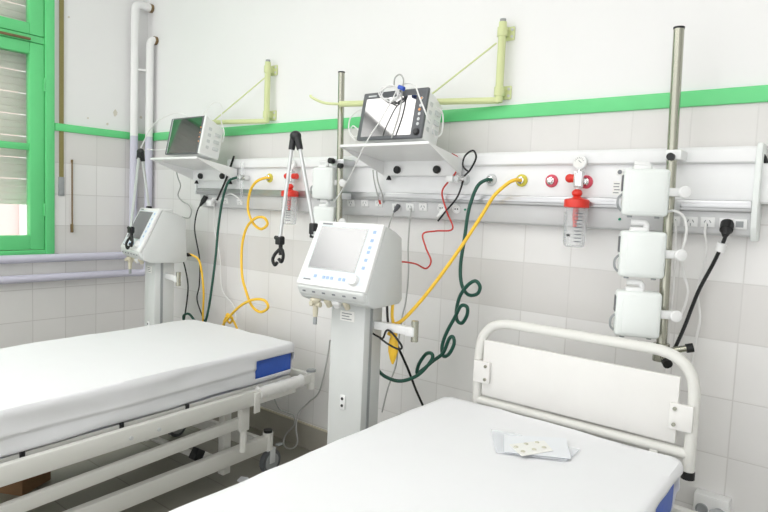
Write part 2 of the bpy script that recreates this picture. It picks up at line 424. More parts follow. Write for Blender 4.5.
# sockets on the slanted strip
def strip_frame(px, py):
    p = at(px, py, -.062); nrm = Vector((0, -1, -.22)).normalized()
    return frame((p.x, -.0565-.0+ (L_(p.z)-L_(1.345))*-.22, p.z-1.3), nrm, (1, 0, 0))
for (px, py, kind) in ((691, 221.5, 's'), (674, 221, 's'), (708, 222, 's'), (727, 223, 's'), (740, 224, 'p'), (397, 207, 's'), (380, 203, 's'), (411, 207, 's'), (424, 207, 's'), (442, 208, 'r'), (457, 209, 'r'), (205, 200, 's'), (216, 200, 's'), (226, 201, 's'), (240, 202, 's'), (352, 203, 's'), (366, 203, 's')):
    X = strip_frame(px, py)
    if kind == 'r':
        o = MB().lathe([(.02, 0), (.02, .004), (.016, .005), (.015, .001), (.004, .001)], X, n=20).build('power_socket', 'white', bp_)
        MB().cyl((-.006, 0, .0008), (-.006, 0, .003), .003, m=0, mw=X, n=8).cyl((.006, 0, .0008), (.006, 0, .003), .003, mw=X, n=8).build('contacts', 'blackp', o)
    else:
        o = MB().box((0, 0, .002), (.044, .034, .006), .002, mw=X).build('power_socket', 'white', bp_)
        e = MB()
        if kind == 's':
            for a in (-.008, .008): e.box((a, .003, .0052), (.003, .01, .002), mw=X, rot=Matrix.Rotation(a*60, 3, 'Z'))
            e.box((0, -.009, .0052), (.003, .009, .002), mw=X)
        else:
            e.box((0, 0, .0055), (.022, .02, .002), mw=X)
        e.build('contacts', 'mgrey', o)
mb = MB()
for (px, py) in ((466, 209.5), (620, 219)):
    X = strip_frame(px, py); mb.cyl((0, 0, 0), (0, 0, .006), .0045, mw=X, n=12)
mb.build('indicator_light', 'led', bp_)
p = at(621, 172, -.08)
MB().box((p.x-.005, -.069, p.z-1.3), (.022, .003, .02), .0, m=0).box((p.x-.012, -.069, p.z-.058-1.3), (.03, .003, .05), m=0).build('notice_sticker', 'label', bp_)
MB().cyl((p.x-.005, -.0705, p.z-1.3), (p.x-.005, -.072, p.z-1.3), .008, n=16).build('sticker_symbol', 'ink', bp_)
mb = MB()
for k in range(4): mb.box((p.x-.012+random.uniform(-.003, .003), -.0709, p.z-.042-.011*k-1.3), (.02, .001, .003))
mb.build('sticker_print', 'ink', bp_)

# junction box right of the panel
p = at(772, 184, -.04)
jb = thing('junction_box', 'white box on back wall right of the bed head panel end', 'electrical box', (p.x+.02, -.006, p.z-.065))
MB().bb(-.07, .1, -.06, 0, 0, .13, .006).build('box_body', 'white', jb)
MB().bb(-.065, .095, -.064, -.058, .005, .125, .004).build('lid', 'white', jb)
cable('power_cable', 'short thick black cable arching from panel end cap to junction box', 'cable',
      [(756, 157, -.05), (759, 155, -.05), (763, 156, -.055), (765.5, 162, -.055), (765.5, 169, -.05)], .008, 'black')
# wall box low by the bed
p = at(712, 506, -.03)
lb = thing('wall_socket_box', 'white surface socket box low on tiles right of near bed', 'socket', (p.x, -.006, p.z-.05))
MB().bb(-.055, .055, -.05, 0, 0, .09, .006).build('box_body', 'white', lb)
MB().lathe([(.02, 0), (.02, .005), (.017, .006), (.015, .002)], Matrix.Translation((-.026, -.05, .04)) @ Matrix.Rotation(PI/2, 4, 'X')).lathe([(.02, 0), (.02, .005), (.017, .006), (.015, .002)], Matrix.Translation((.026, -.05, .04)) @ Matrix.Rotation(PI/2, 4, 'X')).build('power_socket', 'mgrey', lb)

# ------------------------------------------------------------------ monitor shelves and patient monitors
def shelf(x, z, label):
    o = thing('monitor_shelf', label, 'shelf', (x, -.006, z-.1), 0, 'tilted monitor shelves')
    fz, bz, lz = .1, .058, -.012      # front lip, back edge of the plate, bottom of gussets and flange
    f, b = .236, .215; fy, by = -.37, -.092
    t = .005
    MB().poly([(-f, fy, fz), (f, fy, fz), (b, by, bz), (-b, by, bz), (-f, fy, fz-t), (f, fy, fz-t), (b, by, bz-t), (-b, by, bz-t)],
              [(0, 1, 2, 3), (7, 6, 5, 4), (4, 5, 1, 0), (5, 6, 2, 1), (6, 7, 3, 2), (7, 4, 0, 3)]).bb(-f, f, fy-.004, fy+.002, fz-.008, fz+.004, .002).build('tray', 'white', o)
    for s in (-1, 1):
        q = t*s
        V = [(s*f, fy+.004, fz-.001), (s*b, by, bz-.001), (s*b, by, lz), (s*f, fy+.004, fz-.008)]
        V += [(x_-q, y_, z_) for x_, y_, z_ in V]
        MB().poly(V, [(0, 1, 2, 3), (7, 6, 5, 4), (0, 4, 5, 1), (1, 5, 6, 2), (2, 6, 7, 3), (3, 7, 4, 0)]).build('side_gusset', 'white', o)
    MB().bb(-b, b, by-.003, by+.004, lz, bz-.004, .001).bb(-.05, .05, by+.003, .0, .0, .03, .002).build('back_flange', 'white', o)
    for s in (-1, 1):
        MB().lathe([(.016, 0), (.0175, .004), (.0175, .014), (.014, .018)], Matrix.Translation((s*.11-.015, by-.003, .014)) @ Matrix.Rotation(PI/2, 4, 'X')).build('clamp_knob', 'black', o)
        MB().lathe([(.004, 0), (.012, -.016), (.0125, -.02)], Matrix.Translation((s*.17-.01, by-.0, lz))).build('rubber_foot', 'black', o)
    return o
shelf(2.475, 1.615, 'white tilted wall shelf carrying the white-lit monitor, right of left pole')
shelf(.94, 1.584, 'white tilted wall shelf carrying the dark monitor near the corner pipes')
TILT = -.2
def monitor(x, y, z, label, right, sc=1):
    o = thing('patient_monitor', label, 'monitor', (x, y, z), 0, 'patient monitors on shelves', TILT)
    W, H, D = .172, .212 if right else .219, .14
    def tap(co):
        k = 1 if co.y < .05 else .93
        return (co.x*k, co.y, .0+co.z*(1 if co.y < .05 else .97))
    MB().prism([(.008, .0), (.008, H-.006), (.06, H-.006), (D, H-.03), (D, .0)], 'x', -W+.003, W-.003, .008, taper=tap).build('housing', 'white', o)
    if right:
        mb = MB().bb(-W, W, -.004, .014, .0, H, .006)
        mb.build('bezel', 'dgrey', o)
        sx0, sx1, sz0, sz1 = -W+.024, W-.052, .014, H-.03
        bx = W-.024
        e = MB()
        for zz in (.165, .135, .1, .078, .058): e.cyl((bx, -.004, zz), (bx, -.007, zz), .0065, n=14)
        e.build('button', 'lgrey', o)
        MB().cyl((bx, -.004, .165), (bx, -.0085, .165), .004, n=10).cyl((bx-.002, -.004, .118), (bx-.002, -.0075, .118), .006, n=10).build('indicator_lamp', 'orange', o)
        MB().lathe([(.015, 0), (.015, .006), (.012, .012), (.003, .013)], Matrix.Translation((bx, -.003, .024)) @ Matrix.Rotation(PI/2, 4, 'X')).build('dial', 'blackp', o)
        MB().bb(-W+.03, -W+.075, -.0045, -.003, H-.02, H-.014).build('maker_mark', 'lgrey', o)
    else:
        MB().bb(-W, W-.018, -.004, .014, .0, H, .005).build('bezel', 'dgrey', o)
        MB().bb(W-.018, W, -.004, .014, .0, H, .005).build('bezel_edge', 'white', o)
        sx0, sx1, sz0, sz1 = -W+.026, W-.03, .006, H-.01
        MB().bb(-W+.02, -W+.024, -.0055, 0, .006, H-.006).build('bezel_rib', 'lgrey', o)
        e = MB()
        for k, zz in enumerate((.15, .12, .095, .07)): e.cyl((W-.026, -.004, zz), (W-.026, -.0065, zz), .004, n=10)
        e.build('indicator_lamp', 'orange', o)
    MB().bb(sx0, sx1, -.0052, -.003, sz0, sz1).build('screen', 'screen', o)
    e = MB()
    for k in range(4): e.bb(W-.014, W+.0005-.006, .03, .055, .04+.035*k, .06+.035*k, .003)
    for k in range(3): e.bb(W-.016, W-.006, .08, .12, .045+.04*k, .065+.04*k, .003)
    e.build('side_connectors', 'lgrey', o)
    MB().tube(arc_path([(-.07, .05, H-.01), (-.07, .05, H+.022), (.07, .05, H+.022), (.07, .05, H-.01)], .015), .006).build('handle', 'white', o)
    return o
monitor(2.468, -.335, 1.6385, 'patient monitor with bright white reflection and grey bezel on right shelf', True)
monitor(.962, -.335, 1.608, 'patient monitor with dark striped screen on the shelf near the corner', False)

# ------------------------------------------------------------------ ventilators on columns
def ventilator(x, y, rz, label, near):
    o = thing('ventilator', label, 'ventilator', (x, y, 0), rz, 'ventilators beside the beds')
    # head, profile in y-z
    A = Vector((0, 0, 1.285)); B = Vector((0, -.115, 1.045))
    prof = [(.012, 1.278), (-.105, 1.04), (-.095, .992), (-.055, .975), (.15, .97), (.175, .985), (.165, 1.235), (.11, 1.262), (.03, 1.282)]
    def tap(co):
        k = 1+.06*(1.285-co.z)/.25
        if co.y > .1: k *= .84
        return (co.x*k, co.y, co.z)
    MB().prism(prof, 'x', -.158, .158, .007, taper=tap).build('head_housing', 'ventg', o)
    v = (B-A); Ln = v.length; v.normalize(); n = Vector((1, 0, 0)).cross(v); n = n if n.y < 0 else -n
    X = Matrix(((1, -v.x, n.x, 0), (0, -v.y, n.y, 0), (0, -v.z, n.z, 0), (0, 0, 0, 1)))  # local: x right, y up the slope, z out
    X = Matrix.Translation((A+B)/2) @ X
    h = Ln/2
    def fw(yy): return .16+.01*(h-yy)/(2*h)
    t = MB()
    def slab(z0, z1, xa, y0, y1, bev):
        def tp(co): return (co.x*(fw(co.y)/.165), co.y, co.z)
        return MB().prism([(-xa, y0), (xa, y0), (xa, y1), (-xa, y1)], 'z', z0, z1, bev, mw=X, taper=tp)
    slab(-.012, .006, .165, -h-.004, h+.004, .005).build('front_frame', 'white', o)
    slab(.004, .0075, .149, -h+.018, h-.014, .002).build('control_fascia', 'fascia', o)
    U = lambda f: (-.165+.33*f); V = lambda f: (h-2*h*f)
    MB().prism([(U(.09), V(.76)), (U(.80), V(.76)), (U(.80), V(.075)), (U(.09), V(.075))], 'z', .006, .009, .001, mw=X).build('screen_surround', 'lgrey', o)
    MB().prism([(U(.1), V(.745)), (U(.79), V(.745)), (U(.79), V(.09)), (U(.1), V(.09))], 'z', .0085, .0098, mw=X).build('screen', 'screenw', o)
    for (a, b) in ((.25, .87), (.38, .875), (.44, .875), (.5, .875), (.62, .875), (.68, .875), (.895, .12), (.895, .25), (.895, .36), (.895, .43), (.895, .55), (.895, .67)):
        MB().box((U(a), V(b), .008), (.013, .012, .003), .001, mw=X).build('button', 'bluebtn', o)
    MB().box((U(.14), V(.93), .008), (.035, .004, .0012), mw=X).box((U(.17), V(.035), .008), (.05, .005, .001), mw=X).build('maker_mark', 'ink', o)
    MB().lathe([(.021, .006), (.021, .018), (.018, .024), (.004, .025)], X @ Matrix.Translation((U(.83), V(.87), 0))).build('dial', 'white', o)
    # lip under the front with markings and breathing connectors
    MB().prism([(-.118, 1.04), (-.122, 1.032), (-.108, 1.004), (-.06, .982), (-.03, .99), (-.04, 1.05)], 'x', -.162, .162, .003).build('connector_lip', 'ventg', o)
    e = MB()
    for k in range(6): e.box((-.13+.05*k, -.117, 1.018), (.014, .002, .006), rot=Matrix.Rotation(.46, 3, 'X'))
    e.build('lip_print', 'ink', o)
    def port(px, r, ln, m, nm='breathing_port'):
        MB().lathe([(r, 0), (r*1.15, .004), (r*1.15, .014), (r, .018), (r*.9, ln), (r*.6, ln)], Matrix.Translation((px, -.075, .992)) @ Matrix.Rotation(PI+.5, 4, 'X')).build(nm, m, o)
    port(-.045, .014, .035, 'beige'); port(.0, .018, .03, 'white'); port(.045, .012, .035, 'beige')
    ev = MB().lathe([(.02, 0), (.024, .008), (.02, .014), (.016, .03), (.011, .032), (.011, .05), (.009, .075)], Matrix.Translation((-.095, -.085, .99)) @ Matrix.Rotation(PI, 4, 'X'))
    ev.cyl((-.12, -.085, .965), (-.07, -.085, .965), .011).cyl((-.095, -.115, .972), (-.095, -.07, .972), .009)
    ev.build('exhalation_valve', 'beige', o)
    MB().cyl((-.095, -.085, .915), (-.095, -.085, .885), .008).build('valve_tip', 'mgrey', o)
    MB().bb(-.05, .05, .04, .12, 1.262, 1.288, .008).build('top_handle', 'white', o)
    # column
    MB().bb(-.085, .085, .0, .12, .1, .985, .006).build('column', 'ventg', o)
    MB().bb(.0845, .0875, .035, .05, .12, .97).build('column_groove', 'mgrey', o)
    MB().bb(-.035, .035, -.003, .001, .9, .94).build('rating_label', 'label', o)
    e = MB()
    for k in range(3): e.box((-.002-.006*(k % 2), -.0034, .93-.011*k), (.05-.012*(k % 2), .001, .003))
    e.build('label_print', 'ink', o)
    q = MB().bb(-.02, .006, -.006, .001, .54, .60, .003).build('cable_socket', 'white', o)
    MB().cyl((-.007, -.006, .585), (-.007, -.008, .585), .006, n=12).cyl((-.007, -.006, .557), (-.007, -.008, .557), .006, n=12).build('contacts', 'blackp', q)
    # base with castors
    MB().bb(-.1, .1, -.02, .19, .085, .11, .01).build('base_plate', 'ventg', o)
    for a in (.25*PI, .75*PI, 1.25*PI, 1.75*PI):
        d = Vector((math.cos(a), math.sin(a), 0)); c = Vector((0, .085, .09))
        b = MB().bar(c, c+d*.2, .045, .03, .006).build('base_leg', 'ventg', o)
        cw = c+d*.19
        k = MB().cyl((cw.x-.012, cw.y, .034), (cw.x+.012, cw.y, .034), .034, n=20).build('castor', 'black', b)
    # bracket at the right of the column
    br = MB().bb(.086, .27, .06, .085, .872, .904, .003).build('side_bracket', 'white', o)
    MB().cyl((.272, .07, .85), (.272, .07, .93), .014, n=14).build('bracket_clamp', 'steel', br)
    MB().box((.258, .07, .888), (.036, .04, .036), .004).build('clamp_block', 'white', br)
    return o
ventilator(2.49, -.565, .07, 'ventilator on grey column standing between the two beds, grey reflective screen', True)
ventilator(.68, -.36, -.19, 'ventilator on grey column behind far bed, beside the corner pipes', False)

# hinged circuit support arms
def support_arm(label, hinge, legA, legB, Y, clipY, dY=.07, mount=None):
    H = at(*hinge, Y)
    a = at(*legA, clipY); b = at(*legB, Y+dY)
    base = b
    o = thing('circuit_support_arm', label, 'support arm', base, 0, 'hinged circuit arms')
    H0 = H-base; a0 = a-base
    e1 = Vector((-.014, 0, 0)); da = (a0-H0-e1).normalized(); db = (-H0+e1).normalized()
    hd = MB().sph(H0, .026, (1.15, .8, .9)).cyl(H0+e1*.7, H0+e1+da*.06, .017, .014).cyl(H0-e1*.7, H0-e1+db*.06, .017, .014).build('hinge_joint', 'blackp', o)
    MB().cyl(H0+e1+da*.05, a0, .0085, n=12).build('hanging_rod', 'rod', o)
    MB().cyl(H0-e1+db*.05, Vector((0, 0, 0)), .0085, n=12).build('carrying_rod', 'rod', o)
    c = MB().box(a0+Vector((0, 0, -.012)), (.036, .03, .036), .006).cyl(a0+Vector((-.03, 0, .0)), a0+Vector((.02, 0, .0)), .009).cyl(a0+Vector((.005, 0, -.02)), a0+Vector((.008, 0, -.075)), .009)
    for hk in ([(0, 0, -.05), (-.02, -.008, -.072), (-.03, -.012, -.098), (-.016, -.012, -.12), (.0, -.012, -.108)],
               [(.006, 0, -.045), (.028, -.008, -.055), (.038, -.012, -.08), (.026, -.012, -.103), (.01, -.012, -.09)]):
        c.tube(spline([a0+Vector(h) for h in hk], 5), .0075)
    c.build('tube_clip', 'black', o)
    k = MB().box((0, 0, -.012), (.03, .03, .05), .006).cyl((-.006, 0, -.05), (.0, 0, -.02), .012).build('arm_socket', 'blackp', o)
    if mount: MB().bar((0, 0, -.03), Vector(mount)-base, .022, .022, .003).build('mount_bracket', 'lgrey', o)
    return o
support_arm('hinged silver arm with black joint leaning up behind the near ventilator', (295.5, 136), (280, 238), (313.5, 226), -.5, -.54, .02, (2.345, -.49, 1.2))
a2 = support_arm('hinged silver arm with black joint rising behind the far ventilator by the pipes', (140.5, 152), (131, 228), (149, 208), -.25, -.5)

# ------------------------------------------------------------------ poles on the panel rail
def pole(top, bot, Y, r, label, foot):
    t = at(*top, Y); b = at(*bot, Y)
    o = thing('equipment_pole', label, 'pole', b, 0, 'steel equipment poles')
    t0 = t-b
    MB().cyl((0, 0, 0), t0, r, n=20).build('tube', 'steel', o)
    MB().cyl(t0, t0+Vector((0, 0, .006)), r*1.08, n=20).build('end_cap', 'blackp', o)
    return o, b, t0
pl_, b, t0 = pole((679, 29), (661, 352), -.16, .0165, 'tall steel pole holding three stacked white pumps at right', True)
k = lambda z: t0*((z-b.z)/t0.z)
e = k(1.575)
e = k(1.568)
cl = MB().box(e+Vector((.008, .022, 0)), (.05, .082, .034), .006).build('rail_clamp', 'white', pl_)
MB().cyl(e+Vector((.004, -.036, -.008)), e+Vector((.004, -.015, -.008)), .0125, .012).build('clamp_knob', 'black', pl_)
e = k(1.40)
MB().box(e+Vector((0, .033, 0)), (.04, .066, .03), .005).build('rail_hook', 'lgrey', pl_)
hub = MB().cyl((0, 0, -.03), (0, 0, .03), .026).build('foot_hub', 'steel', pl_)
for (dx, dy, dz) in ((-.055, -.03, .015), (.03, -.045, -.02), (.07, .03, .02)):
    f_ = MB().cyl((0, 0, 0), (dx, dy, dz), .011).build('foot_stub', 'steel', pl_)
    q = Vector((dx, dy, dz)); MB().cyl(q, q*1.28, .0155).build('stub_cap', 'black', f_)
pl2, b2, t2 = pole((341.5, 73), (338.5, 260), -.16, .0155, 'shorter steel pole behind the near ventilator holding two white pumps', False)
k2 = lambda z: t2*((z-b2.z)/t2.z)
e = k2(1.562)
MB().box(e+Vector((.0, .022, 0)), (.085, .082, .03), .006).build('rail_clamp', 'alu', pl2)
MB().cyl(e+Vector((-.03, -.042, .006)), e+Vector((-.03, -.018, .006)), .014).build('clamp_knob', 'black', pl2)
MB().cyl(e+Vector((.03, -.04, -.018)), e+Vector((.03, -.018, -.018)), .012).build('clamp_knob', 'black', pl2)
MB().box(k2(1.40)+Vector((0, .033, 0)), (.04, .066, .03), .005).build('rail_hook', 'lgrey', pl2)

def pump(c, rz, label, w, h, group, knob=None, pole_obj=None):
    o = thing('infusion_pump', label, 'infusion pump', c, rz, group)
    d = .07
    MB().box((0, d/2, h/2), (w, d, h), .012, 3).build('casing', 'pump', o)
    MB().bb(-w/2+.02, w/2-.012, -.002, .004, .012, h-.012, .002).build('side_cover', 'pump', o)
    MB().bb(-w/2-.003, -w/2+.004, .012, d-.012, h*.52, h-.02, .002).build('display_window', 'dgrey', o)
    MB().tube(spline([(-w/2, .03, h*.45), (-w/2-.012, .02, h*.36), (-w/2-.012, .02, h*.2), (-w/2, .03, h*.1)], 5), .004).build('door_latch', 'mgrey', o)
    MB().cyl((-w*.3, d*.5, 0), (-w*.3, d*.5, -.007), .008).cyl((w*.3, d*.5, 0), (w*.3, d*.5, -.007), .008).build('rubber_foot', 'mgrey', o)
    MB().bb(-w*.3, w*.1, d*.25, d*.75, h-.004, h+.012, .005).tube(arc_path([(w*.06, d*.5, h), (w*.06, d*.5, h+(.016 if 'topmost' in label else .028)), (-w*.28, d*.5, h+(.016 if 'topmost' in label else .028))], .012), .0095).build('top_grip', 'white', o)
    if knob:
        MB().bb(w/2-.004, w/2+.05, d*.3, d*.62, h*.44, h*.62, .004).build('pole_clamp', 'white', o)
        kk = MB().lathe([(.012, 0), (.018, .004), (.02, .013), (.017, .018), (.008, .02)], Matrix.Translation((w/2+.042, d*.3, h*.53)) @ Matrix.Rotation(PI/2, 4, 'X') @ Matrix.Rotation(.25, 4, 'Y')).build('clamp_knob', 'white', o)
    return o
for (px, py, lab) in ((645.5, 216, 'white infusion pump, topmost of the three stacked on the right pole'), (642, 278, 'white infusion pump, middle of the three stacked on the right pole'), (637.5, 338, 'white infusion pump, lowest of the three stacked on the right pole')):
    c = at(px-1, py, -.275)
    pump(c, .4, lab, .14, .152, 'pumps on the right pole', True)
for (px, py, lab) in ((321.5, 199, 'white infusion pump, upper of two on the left pole'), (322, 238, 'white infusion pump, lower of two, half hidden by the near ventilator')):
    c = at(px, py, -.2)
    pump(c, .3, lab, .115, .155, 'pumps on the left pole', True)

# ------------------------------------------------------------------ pale lime swing arms on the wall
def swing_arm(top, bot, joint, tip, rod_top, rod_end, label, hook):
    t = at(*top, -.045); b = at(*bot, -.045); b = Vector((t.x, -.045, b.z))
    o = thing('swing_arm', label, 'wall bracket', (b.x, 0, b.z), 0, 'lime swing arms above the green band')
    q = Vector((b.x, 0, b.z)); B = b-q; T = t-q; T.x = B.x
    MB().cyl(B+Vector((0, 0, -.015)), T, .0165).build('upright', 'lime', o)
    MB().cyl(T, T+Vector((0, 0, .012)), .013).build('upright_cap', 'mgrey', o)
    for zz in (.03, (T-B).z-.04):
        br = MB().bb(-.02, .036, -.01, 0, zz-.028, zz+.028, .004).cyl((0, -.045, zz-.018), (0, -.045, zz+.018), .021).bb(-.012, .012, -.045, -.005, zz-.014, zz+.014, .002).build('wall_plate', 'lime', o)
        MB().cyl((.027, -.01, zz+.014), (.027, -.015, zz+.014), .006, n=8).cyl((.027, -.01, zz-.014), (.027, -.015, zz-.014), .006, n=8).build('fixing_bolt', 'lgrey', br)
    E = at(*tip[:2], tip[2])-q
    pts = [B+Vector((0, 0, -.006)), E]
    MB().tube(pts, .0135, 12).build('horizontal_arm', 'lime', o)
    if hook:
        K = at(*hook[:2], hook[2])-q
        MB().tube(spline([E, E*.45+K*.55+Vector((0, 0, -.012)), K, K+Vector((-.01, 0, .012))], 6), .0065, 10).build('arm_hook', 'lime', o)
    r0 = at(*rod_top, -.06)-q; r1 = B+(E-B)*rod_end
    MB().cyl(r0, r1, .0038, n=10).build('stay_rod', 'lime', o)
    return o
swing_arm((503, 22), (497.5, 99), None, (340, 104, -.22), (496.5, 43), .45, 'pale lime swing arm above the right monitor, reaching out behind it', (312, 97.5, -.23))
swing_arm((268, 62), (266.5, 120), None, (205, 122.5, -.14), (264.5, 78), .88, 'pale lime swing arm above the far monitor, nearer the corner pipes', None)

# ------------------------------------------------------------------ suction regulators and flowmeters
def suction(px, py, label, s=1):
    p = at(px+1, py-1, -.1)
    o = thing('suction_regulator', label, 'suction unit', (p.x, -.074, p.z), 0, 'red suction units with clear jars')
    RX_ = Matrix.Rotation(PI/2, 4, 'X')
    MB().cyl((0, -.0, 0), (0, -.06, 0), .014).bb(-.016, .016, -.062, -.03, -.03, .03, .005).cyl((0, -.045, .02), (0, -.045, .055), .008).build('regulator_body', 'chrome', o)
    g = MB().lathe([(.024, 0), (.026, .004), (.026, .018), (.022, .02)], Matrix.Translation((0, -.035, .062)) @ RX_).build('gauge', 'white', o)
    MB().cyl((0, -.0545, .062), (0, -.0555, .062), .02, n=24).build('gauge_dial', 'label', g)
    e = MB()
    for kk in range(7):
        a = PI*(.1+.8*kk/6)+PI/2-.5*PI; e.box((math.cos(a)*.016, -.0562, .062+math.sin(a)*.016), (.004, .001, .0015), rot=Matrix.Rotation(-a, 3, 'Y'))
    e.box((.003, -.0564, .064), (.014, .001, .0018), rot=Matrix.Rotation(.7, 3, 'Y'))
    e.build('gauge_marks', 'ink', g)
    MB().cyl((-.014, -.045, .003), (-.04, -.045, .003), .0155).sph((-.036, -.045, .003), .0165).build('left_knob', 'red', o)
    MB().sph((-.002, -.05, -.052), .0185, (1.05, 1, .85)).build('float_cap', 'red', o)
    if s > 1: MB().cyl((.016, -.045, .003), (.042, -.045, .003), .0155).build('right_knob', 'red', o)
    MB().lathe([(.006, -.03), (.006, -.08)], Matrix.Translation((-.002, -.05, 0)), n=10).build('stem', 'white', o)
    J = Matrix.Translation((.0, -.052, .014))
    MB().lathe([(.014, -.078), (.018, -.083), (.03, -.086), (.044, -.09), (.046, -.094), (.046, -.118), (.043, -.12)], J).build('jar_lid', 'red', o)
    j = MB().lathe([(.041, -.119), (.042, -.15), (.039, -.25), (.037, -.262), (.03, -.266), (.028, -.263), (.0355, -.259), (.0375, -.25), (.0405, -.15), (.0395, -.119)], J).build('jar', 'jar', o)
    e = MB()
    for kk in range(9):
        zz = -.126-.013*kk; r = .0425-.003*kk/8
        for a0 in (1.25, 1.72):
            pts = [Vector((r*math.cos(PI*a), -.052+r*math.sin(PI*a), zz)) for a in (a0-.12+.03*i for i in range(8))]
            e.tube(pts, .0018, 5)
    e.build('jar_graduations', 'ink', j)
    MB().cyl((-.002, -.052, -.104), (-.002, -.052, -.155), .0105).cyl((-.002, -.052, -.155), (-.002, -.052, -.178), .007).build('float_valve', 'red', o)
    MB().box((-.008, -.0945, -.208), (.012, .002, .008)).build('jar_mark', 'blackp', o)
    return o
suction(580, 180.5, 'red and chrome suction unit with clear jar at right of panel, near the pumps')
suction(293, 178, 'red suction unit with clear jar seen between the rods of the support arm', 2)
def flowmeter(px, py, label):
    p = at(px, py, -.09)
    o = thing('gas_probe', label, 'gas connector', (p.x, -.074, p.z), 0, 'chrome gas connectors')
    MB().cyl((0, -.0, 0), (0, -.055, 0), .015).cyl((-.026, -.045, 0), (.026, -.045, 0), .0095).build('probe_body', 'chrome', o)
    for q in (-1, 1): MB().cyl((q*.026, -.045, 0), (q*.034, -.045, 0), .012).build('hand_nut', 'chrome', o)
    MB().cyl((0, -.055, 0), (0, -.066, 0), .011).build('face_nut', 'lgrey', o)
    return o
o = flowmeter(246.5, 178, 'chrome double connector with clear flow tube left of yellow coiled hose')
MB().lathe([(.008, 0), (.01, .01), (.01, .07), (.007, .076)], Matrix.Translation((0, -.05, .012))).build('flow_tube', 'jar', o)
MB().lathe([(.008, 0), (.0085, -.01), (.0085, -.09), (.006, -.1)], Matrix.Translation((0, -.05, -.012))).build('drip_tube', 'jar', o)
o = flowmeter(462, 179.5, 'chrome and white connector on panel at the red cable crossing')
MB().bb(-.05, -.015, -.07, -.035, -.014, .014, .005).build('connector_cover', 'white', o)

# ------------------------------------------------------------------ hoses and cables
def plug(e, px, py, Y, px2, py2, Y2, r=.016):
    a = at(px, py, Y); b = at(px2, py2, Y2); d = b-a
    e.cyl(a, a+d*.55, r, r*.95); e.cyl(a+d*.5, b, r*.9, r*.4)
GN = 'coiled green gas hoses'; YN = 'yellow gas hoses'
cable('green_hose', 'dark green coiled hose falling from panel to the near ventilator', 'hose',
      [(491.5, 180, -.1), (486, 180, -.125), (477, 187, -.13), (469, 209, -.135), (464.7, 237, -.14), (460.6, 265, -.15), (461.6, 284, -.16), (468, 294.5, -.17), (477, 294, -.18), (480, 287, -.19), (475.6, 281, -.2), (468, 285, -.2), (460, 296, -.19),
       (456.5, 310, -.19), (457, 320, -.2), (462, 323, -.21), (467, 315, -.22), (467, 307, -.23), (461, 306, -.23), (455, 317, -.22),
       (446, 334, -.22), (442, 347, -.22), (443.5, 356, -.23), (449, 354, -.25), (454, 344, -.26), (453, 337, -.26), (449, 339, -.26), (443, 353, -.24), (433, 361, -.25),
       (421, 371, -.26), (417, 373, -.27), (419, 364, -.28), (426, 354, -.29), (432, 354, -.3), (431, 361, -.3), (418, 375, -.31), (401, 381, -.33), (387, 377.5, -.36), (378, 370, -.38), (371, 357, -.39), (365, 348, -.395)], .0075, 'grn', 7, 10, GN)
cable('yellow_hose', 'yellow hose slanting straight down from panel to the hanging yellow bag', 'hose',
      [(521, 180.5, -.1), (515, 180, -.125), (507, 184, -.14), (494, 196, -.15), (482, 215, -.17), (464.7, 241.5, -.22), (444, 271, -.29), (424, 297, -.35), (408, 315, -.4), (400, 322, -.42), (394, 325, -.43), (388.5, 335, -.44)], .0075, 'yel', 7, 10, YN)
cable('yellow_hose', 'yellow coiled hose with two loops hanging left of the support arm', 'hose',
      [(270, 178, -.1), (265, 178, -.12), (256, 182, -.13), (250, 192, -.13), (248, 209, -.13), (253, 223, -.14), (261, 229, -.15), (267.5, 224, -.16), (263.5, 217.5, -.17), (255, 218.5, -.16), (246.5, 228, -.15), (242, 247, -.15), (242, 274, -.16), (246, 291, -.17), (252, 306, -.17), (260.6, 312, -.18), (268, 307.5, -.19), (264.5, 300.5, -.2), (254, 299.5, -.2), (241.6, 305, -.19), (230, 316, -.17), (222, 327, -.15), (219, 340, -.13)], .0075, 'yel', 7, 10, YN)
cable('yellow_hose', 'yellow hose end knotted loosely above head of the far bed', 'hose',
      [(238, 331, -.12), (234, 322, -.125), (228, 314, -.13), (226.5, 318, -.135), (230, 323, -.13), (232.5, 318, -.145), (228, 316, -.15), (224, 322, -.145), (225, 335, -.12)], .0065, 'yel', 7, 10, YN)
cable('green_hose', 'dark green hose falling from panel to behind far bed head', 'hose',
      [(241, 177, -.1), (235, 178, -.12), (229, 181, -.13), (224.5, 192, -.13), (221, 208, -.13), (218, 230, -.13), (216, 253, -.13), (212.5, 282, -.13), (208, 312, -.125), (203, 325, -.12), (196, 322, -.12), (189, 314, -.13), (183.5, 316, -.14), (186, 323, -.14), (199, 325, -.15), (206, 331, -.13)], .0075, 'grn', 7, 10, GN)
cable('black_hose', 'short stiff black hose slanting across the panel beside far shelf', 'hose',
      [(234, 156, -.1), (230, 168, -.105), (225, 182, -.11), (217, 200, -.1)], .006, 'black')
cable('yellow_hose', 'short yellow hose dropping behind the far ventilator', 'hose',
      [(185, 254, -.2), (193, 255.5, -.19), (200, 263, -.17), (203.5, 290, -.15), (203, 312, -.12), (203, 330, -.1)], .0065, 'yel', 7, 10, YN,
      ends=[('connector', 'black', lambda e: plug(e, 183, 254, -.21, 193, 255.5, -.19, .012))])
cable('power_cable', 'thin black cable with fat plug falling right of far ventilator', 'cable',
      [(201, 204, -.095), (197, 212, -.11), (194.7, 230, -.11), (199.5, 259, -.11), (199.4, 284, -.11), (197, 299, -.11), (202, 315, -.11), (208, 330, -.1)], .0042, 'black',
      ends=[('plug', 'black', lambda e: plug(e, 206, 196.5, -.075, 200, 206, -.11))])
